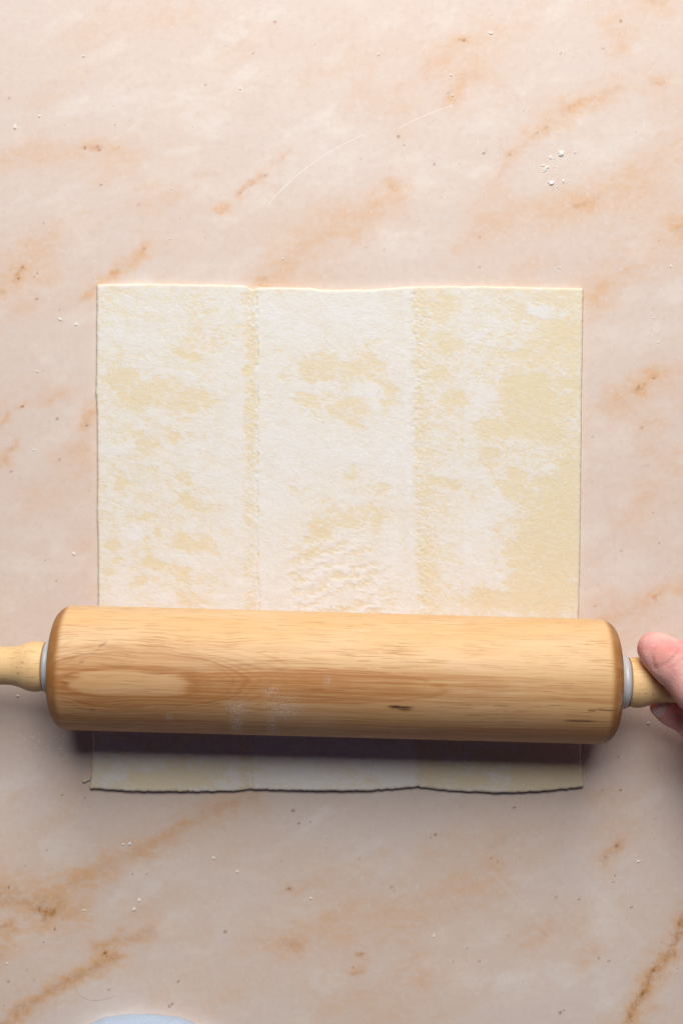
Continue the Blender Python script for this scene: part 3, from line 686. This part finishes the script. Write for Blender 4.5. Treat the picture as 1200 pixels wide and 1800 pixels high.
def build_hand():
    h = .00095
    lo = wp(1085, 1520, .0); lo[2] = .002
    org = np.array((wx(1045), wy(1800), .002)); top = np.array((wx(1960), wy(1075), .118))
    n = ((top-org)/h).astype(int)
    g = [org[i] + np.arange(n[i])*h for i in range(3)]
    X, Y, Z = np.meshgrid(*[a.astype(np.float32) for a in g], indexing='ij')
    def cone(a, b, ra, rb, sq=1.0):
        a = np.asarray(a, np.float32); b = np.asarray(b, np.float32); d = b-a; L2 = float(d@d)
        t = np.clip(((X-a[0])*d[0] + (Y-a[1])*d[1] + (Z-a[2])*d[2])/L2, 0, 1)
        return np.sqrt((X-a[0]-t*d[0])**2 + (Y-a[1]-t*d[1])**2 + (sq*(Z-a[2]-t*d[2]))**2) - (ra + (rb-ra)*t)
    def smin(a, b, k):
        hh = np.clip(.5 + .5*(b-a)/k, 0, 1); return b + (a-b)*hh - k*hh*(1-hh)
    def chain(pts, k=.003):
        F = None
        for (p, r), (q, r2) in zip(pts[:-1], pts[1:]):
            c = cone(wp(*p), wp(*q), r, r2); F = c if F is None else smin(F, c, k)
        return F
    thumb = chain([((1148,1139,.0425),.0078), ((1158,1147,.0462),.0088), ((1183,1166,.0512),.0104), ((1224,1208,.0550),.0114), ((1262,1248,.060),.0120), ((1330,1300,.062),.0150), ((1430,1350,.064),.0170)], .004)
    index = chain([((1163,1241,.0230),.0064), ((1180,1250,.0225),.0072), ((1220,1275,.0215),.0076), ((1280,1300,.034),.0086), ((1335,1252,.056),.0098)])
    middle = chain([((1245,1222,.0135),.0068), ((1285,1280,.0165),.0078), ((1335,1318,.032),.0088), ((1372,1252,.056),.0102)])
    ring = chain([((1300,1226,.0125),.0066), ((1340,1285,.0165),.0075), ((1388,1318,.031),.0085), ((1410,1256,.054),.0098)])
    little = chain([((1362,1232,.0135),.0056), ((1392,1280,.0185),.0064), ((1430,1308,.031),.0073), ((1446,1264,.051),.0086)])
    palm = None
    for kn, r in (((1335,1256,.056),.0110), ((1372,1256,.056),.0114), ((1410,1260,.054),.0110), ((1446,1268,.051),.0098)):
        c = cone(wp(*kn), wp(1500,1400,.066), r, .0150); palm = c if palm is None else smin(palm, c, .008)
    fore = cone(wp(1495,1395,.066), wp(1840,1640,.084), .0190, .0290)
    F = smin(palm, fore, .012)
    F = smin(F, thumb, .006)
    web = cone(wp(1223,1140,.0500), wp(1300,1215,.056), .0068, .0120); F = smin(F, web, .0018)
    for fg in (index, middle, ring, little): F = smin(F, fg, .0016)
    # skin folds over the thumb joint
    pxg = (X/S*H/(H-Z))+600; pyg = 900 - Y/S*H/(H-Z)
    up = np.clip((Z-.043)/.004, 0, 1)
    folds = [([(1147,1156),(1146,1166),(1151,1174)],.0006,2.2),([(1152,1174),(1166,1168),(1180,1158),(1192,1142)],.0007,2.0),([(1143,1150),(1148,1142)],.0003,2.2),([(1158,1180),(1176,1172),(1200,1158)],.0003,2.2),([(1172,1140),(1184,1134)],.00025,2.0),([(1170,1150),(1186,1141)],.0002,1.6)]
    for pts, dp, wd in folds:
        d = seg_dist(pxg, pyg, pts); F = F + (.9*dp*np.exp(-(d/(wd*1.5))**2)*up).astype(np.float32)
    bulge = np.exp(-(((pxg-1178)/16)**2 + ((pyg-1146)/12)**2))*up; F = F - .0006*bulge.astype(np.float32)
    V, Q = surface_nets(F.astype(np.float64), org, h)
    # relax once so no voxel steps show
    e = np.concatenate([Q[:, [0,1]], Q[:, [1,2]], Q[:, [2,3]], Q[:, [3,0]]])
    for _ in range(3):
        sm = np.zeros_like(V); ct = np.zeros(len(V))
        for k in range(3): sm[:, k] = np.bincount(e[:,0], V[e[:,1], k], len(V)) + np.bincount(e[:,1], V[e[:,0], k], len(V))
        ct = np.bincount(e[:,0], minlength=len(V)) + np.bincount(e[:,1], minlength=len(V))
        V = V*.5 + .5*sm/np.maximum(ct, 1)[:, None]
    base = np.array((wx(1260, .03), wy(1225, .03), 0.0))
    root = empty('hand', base)
    tag(root, 'bare hand gripping the right handle of the rolling pin with the thumb on top', 'hand')
    me = np_mesh('skin', V-base, Q)
    px = V[:,0]/S*H/(H-V[:,2])+600; py = 900-V[:,1]/S*H/(H-V[:,2])
    red = .95*np.exp(-(((px-1180)/17)**2 + ((py-1143)/12)**2)) + .5*np.exp(-(((px-1122)/8)**2 + ((py-1145)/18)**2)) + .55*np.exp(-(((px-1200)/7)**2+((py-1126)/8)**2))
    red += .35*np.exp(-(((px-1190)/20)**2 + ((py-1215)/25)**2)) + .5*np.exp(-((px-1165)**2+(py-1255)**2)/900)*(V[:,2] < .035)
    red += .25*(fbm(px/12, py/12, 3, 131)-.4)
    fold = np.zeros(len(V))
    for pts, dp, wd in folds[:4]: fold = np.maximum(fold, dp/.0007*np.exp(-(seg_dist(px, py, pts)/(wd*1.7))**2)*(V[:,2] > .043))
    attr4(me, 'flush', np.clip(red, 0, 1), np.clip(fold, 0, 1))
    link('skin', me, skin_material(), root)
    # nails: curved plates laid on the finger tips
    nm = nail_material()
    def nail(c, axis, up_, ln, wd, r):
        a = np.array(axis, float); a /= np.linalg.norm(a); u_ = np.array(up_, float); u_ -= a*(u_@a); u_ /= np.linalg.norm(u_); s_ = np.cross(a, u_)
        n1, n2 = 11, 11; vs_ = []
        for layer in (0, 1):
            for i in range(n1):
                for j in range(n2):
                    p = i/(n1-1)*2-1; q = j/(n2-1)*2-1
                    wq = q*wd*math.sqrt(max(.0, 1-max(0, abs(p)-.35)**2*1.6))
                    ph = wq/r
                    vs_.append(np.array(c) + a*p*ln + s_*r*math.sin(ph) + u_*(r*(math.cos(ph)-1) - .0003*p*p + (0 if layer == 0 else -.0006)))
        g1 = grid_faces(n2, n1); g2 = g1[:, ::-1] + n1*n2
        rg = np.concatenate([np.arange(n2), np.arange(1, n1)*n2+n2-1, (n1-1)*n2+np.arange(n2-2, -1, -1), np.arange(n1-2, 0, -1)*n2])
        sd = np.stack([rg, rg+n1*n2, np.roll(rg, -1)+n1*n2, np.roll(rg, -1)], 1)
        me_ = np_mesh('fingernail', np.array(vs_)-base, np.concatenate([g1, g2, sd])); link('fingernail', me_, nm, root)
    tip = wp(1169, 1244, .0229); up1 = (-.15, -.30, .94); un = np.array(up1)/np.linalg.norm(up1)
    nail(tip + un*.0067, wp(1163, 1241, .0230)-wp(1180, 1250, .0225), up1, .0066, .0050, .0070)
    return root
    tt = wp(1152, 1142, .044); ut = np.array((.55, .75, .15)); ut /= np.linalg.norm(ut)
    nail(tt + ut*.0078, wp(1148, 1139, .0525)-wp(1176, 1162, .0555), ut, .0064, .0058, .0085)
    return root

# ---------------------------------------------------------------- cloth, crumbs, hair
def build_cloth():
    # a soft fold of cotton coming in from the near edge of the counter
    zc = .012; n1, n2 = 120, 90
    a = np.linspace(-1, 1, n1); b = np.linspace(0, 1, n2); A, B = np.meshgrid(a, b)
    edge = np.interp(np.linspace(-1, 1, n1), [-1,-.72,-.42,-.24,-.05,.12,.35,.62,1], [2010,1880,1808,1789,1783.5,1783,1789,1815,1960])
    X = 238 + A*230 + 0*B
    Yt = np.interp(A, a, edge)
    Y = Yt + B*(2180-Yt)
    px, py = X.ravel(), Y.ravel()
    e = np.clip((py - np.interp(A.ravel(), a, edge))/46.0, 0, 1)
    prof = np.sqrt(np.clip(1-(1-e)**2, 0, 1))
    z = .0006 + prof*zc + .0016*(fbm(px/46, py/46, 3, 141)-.5)*prof + .0012*np.sin(px/17+py/55)*prof*sst(0, 1, e)
    side = np.minimum(1, (1-np.abs(A.ravel()))*9); z = .0006 + (z-.0006)*np.sqrt(np.clip(side, 0, 1))
    Xw = (px-600)*S*(H-z)/H; Yw = (900-py)*S*(H-z)/H
    top = np.stack([Xw, Yw, z], 1); bot = top.copy(); bot[:,2] = np.maximum(z-.0011, .0002)
    f = grid_faces(n1, n2)[:, ::-1]; N = len(top)
    rg = np.concatenate([np.arange(n1), np.arange(1, n2)*n1+n1-1, (n2-1)*n1+np.arange(n1-2, -1, -1), np.arange(n2-2, 0, -1)*n1])
    K = len(rg); i0 = np.arange(K)
    sd = np.stack([i0, np.roll(i0, -1), np.roll(i0, -1)+K, i0+K], 1) + 2*N
    o = link('cloth', np_mesh('cloth', np.concatenate([top, bot, top[rg], bot[rg]]), np.concatenate([f, f[:, ::-1]+N, sd])), cloth_material())
    tag(o, 'pale blue cotton cloth with a rounded fold at the near edge of the marble', 'cloth')

def crumb_geo(rs, rx, ry, rz):
    """a lumpy little clod"""
    n1, n2 = 9, 7; V = []
    for i in range(n2):
        ph = math.pi*i/(n2-1)
        for j in range(n1):
            t = 2*math.pi*j/n1; k = 1 + (rs.random()-.5)*.75
            if i in (0, n2-1): k = 1
            V.append((rx*k*math.sin(ph)*math.cos(t), ry*k*math.sin(ph)*math.sin(t), rz*(.75-math.cos(ph)*k)))
    V = np.array(V); V[:,2] = np.maximum(V[:,2], 0.0)
    return V, grid_faces(n1, n2, True)

def build_crumbs():
    fm = flour_material(); rs = np.random.default_rng(5)
    big = [(985,270,5,6.5,20,'largest white flour crumb, topmost of the little arc of crumbs on bare marble'),
        (968,322,5.5,4,-10,'flat white flour crumb at the lower end of the little arc of crumbs'),
        (960,295,5.5,3,25,'upper of two touching white flour crumbs in the middle of the little arc'),
        (957.5,298.5,3.5,2.6,-20,'lower of two touching white flour crumbs in the middle of the little arc'),
        (954,291,3.4,2,0,'small flour crumb left of the touching pair in the little arc'),
        (967,277,2.8,3.2,0,'small faint flour crumb beside the largest crumb of the little arc'),
        (989,318,2.3,3.4,15,'small upright flour crumb right of the flat crumb at the arc end'),
        (106,561,5.2,2.2,-18,'thin oblong flour flake on marble beside the upper left pastry corner'),
        (130,973,4.6,2.6,-25,'white flour crumb left of the pastry, above the left end of the roller'),
        (236,1598,4,2.8,50,'lower of two white flour crumbs on marble in front of the pastry, bottom left'),
        (245,1582,2.8,3.6,15,'upper of two white flour crumbs on marble in front of the pastry, bottom left'),
        (228,1483,3.6,2.8,20,'right crumb of the white pair closest below the pastry on the left'),
        (217,1484,3.2,2.2,-20,'left crumb of the white pair closest below the pastry on the left'),
        (376,1508,3.4,2.6,-15,'single round flour crumb on marble below the left pastry crease'),
        (27,223,3,4,10,'white flour crumb at the far left edge, high above the pastry'),
        (863,58,4.4,2.4,5,'single flour crumb near the top of the marble, right of the middle'),
        (762,1645,1.9,3.4,-10,'bright upright flour crumb alone on the marble in front of the pastry'),
        (1121,1514,3.6,2.2,-20,'single flour crumb on marble beside the brown patch at lower right')]
    for px, py, a, b, ang, lab in big:
        V, F = crumb_geo(rs, a*S*.88, b*S*.88, .36*min(a, b)*S)
        o = link('flour_crumb', np_mesh('flour_crumb', V, F, False), fm)
        o.location = (wx(px), wy(py), .00002); o.rotation_euler = (0, 0, math.radians(ang))
        tag(o, lab, 'crumb', 'flour crumbs on the marble')
    # the uncountable fine sprinkle
    pts = [(70,204,2.4),(665,96,2.2),(792,132,2.4),(795,168,2),(147,99,2.2),(497,455,2),(66,653,2),(134,570,2.6),(159,620,1.8),(417,1532,2.4),(147,1600,2),(151,1600,1.8),(13,1693,2),(546,1579,2.4),(1138,1271,2.4),(32,1223,2.4),(1178,468,2),(1156,602,1.8),(1148,559,1.6),(1010,268,2),(955,302,1.5),(973,279,1.4),(978,328,1.4),(422,156,2),(60,791,2),(78,848,1.4),(300,420,1.4),(302,332,1.4),(982,470,1.8)]
    for q in range(70): pts.append((rs.normal(66, 38), rs.normal(1298, 16), rs.uniform(.6, 1.5)))
    for q in range(26): pts.append((rs.normal(70, 30), rs.normal(770, 14), rs.uniform(.5, 1.1)))
    for q in range(24): pts.append((rs.normal(970, 16), rs.normal(292, 20), rs.uniform(.5, 1.0)))
    for q in range(30): pts.append((rs.normal(60, 30), rs.normal(1075, 30), rs.uniform(.4, .9)))
    for q in range(45): pts.append((rs.uniform(5, 1195), rs.uniform(5, 1795), rs.uniform(.3, .9)))
    for q in range(40): pts.append((160 - abs(rs.normal(0, 6)), rs.uniform(520, 1050), rs.uniform(.4, 1.1)))
    VV, FF, n = [], [], 0
    for px, py, r in pts:
        if 158 < px < 1026 and 497 < py < 1393: continue
        if 60 < px < 1110 and 1060 < py < 1290: continue
        V, F = crumb_geo(rs, r*S, r*S*rs.uniform(.6, 1), r*.35*S)
        V = V + np.array((wx(px), wy(py), .00002)); VV.append(V); FF.append(F+n); n += len(V)
    o = link('flour_dusting', np_mesh('flour_dusting', np.concatenate(VV), np.concatenate(FF), False), fm)
    tag(o, 'fine white flour specks scattered over the marble', 'flour', kind='stuff')
    # torn scrap at the pastry's near left corner
    V, F = crumb_geo(rs, 8*S, 2.6*S, 2.6*S)
    V[:,1] += .0006*np.sin(V[:,0]/.0016)
    o = link('dough_scrap', np_mesh('dough_scrap', V, F), bpy.data.materials['floured_puff_pastry'])
    o.location = (wx(154), wy(1371), .00002); o.rotation_euler = (0, 0, math.radians(8))
    tag(o, 'tiny thread of dough at the near left corner of the pastry', 'dough scrap')

def build_hair():
    t = np.linspace(0, 1, 60)
    P = np.array([(132,1722),(130,1748),(148,1764),(176,1762),(204,1750)], float)
    out = []
    for q in t:
        a = P.copy()
        while len(a) > 1: a = a[:-1]*(1-q) + a[1:]*q
        out.append(a[0])
    c = np.array([(wx(p[0]), wy(p[1]), .00007) for p in out]); r = .00005
    d = np.gradient(c, axis=0); d /= np.linalg.norm(d, axis=1)[:, None]; s = np.cross(d, (0, 0, 1.0))
    V = []
    for i in range(len(c)):
        for k in range(6):
            a = 2*math.pi*k/6; V.append(c[i] + r*(math.cos(a)*s[i] + math.sin(a)*np.array((0, 0, 1))))
    o = link('hair', np_mesh('hair', np.array(V), grid_faces(6, len(c), True)), hair_material())
    tag(o, 'single thin curled hair on the marble above the pale blue cloth', 'hair')

build_counter()
build_pastry()
build_pin()
build_hand()
build_cloth()
build_crumbs()
build_hair()
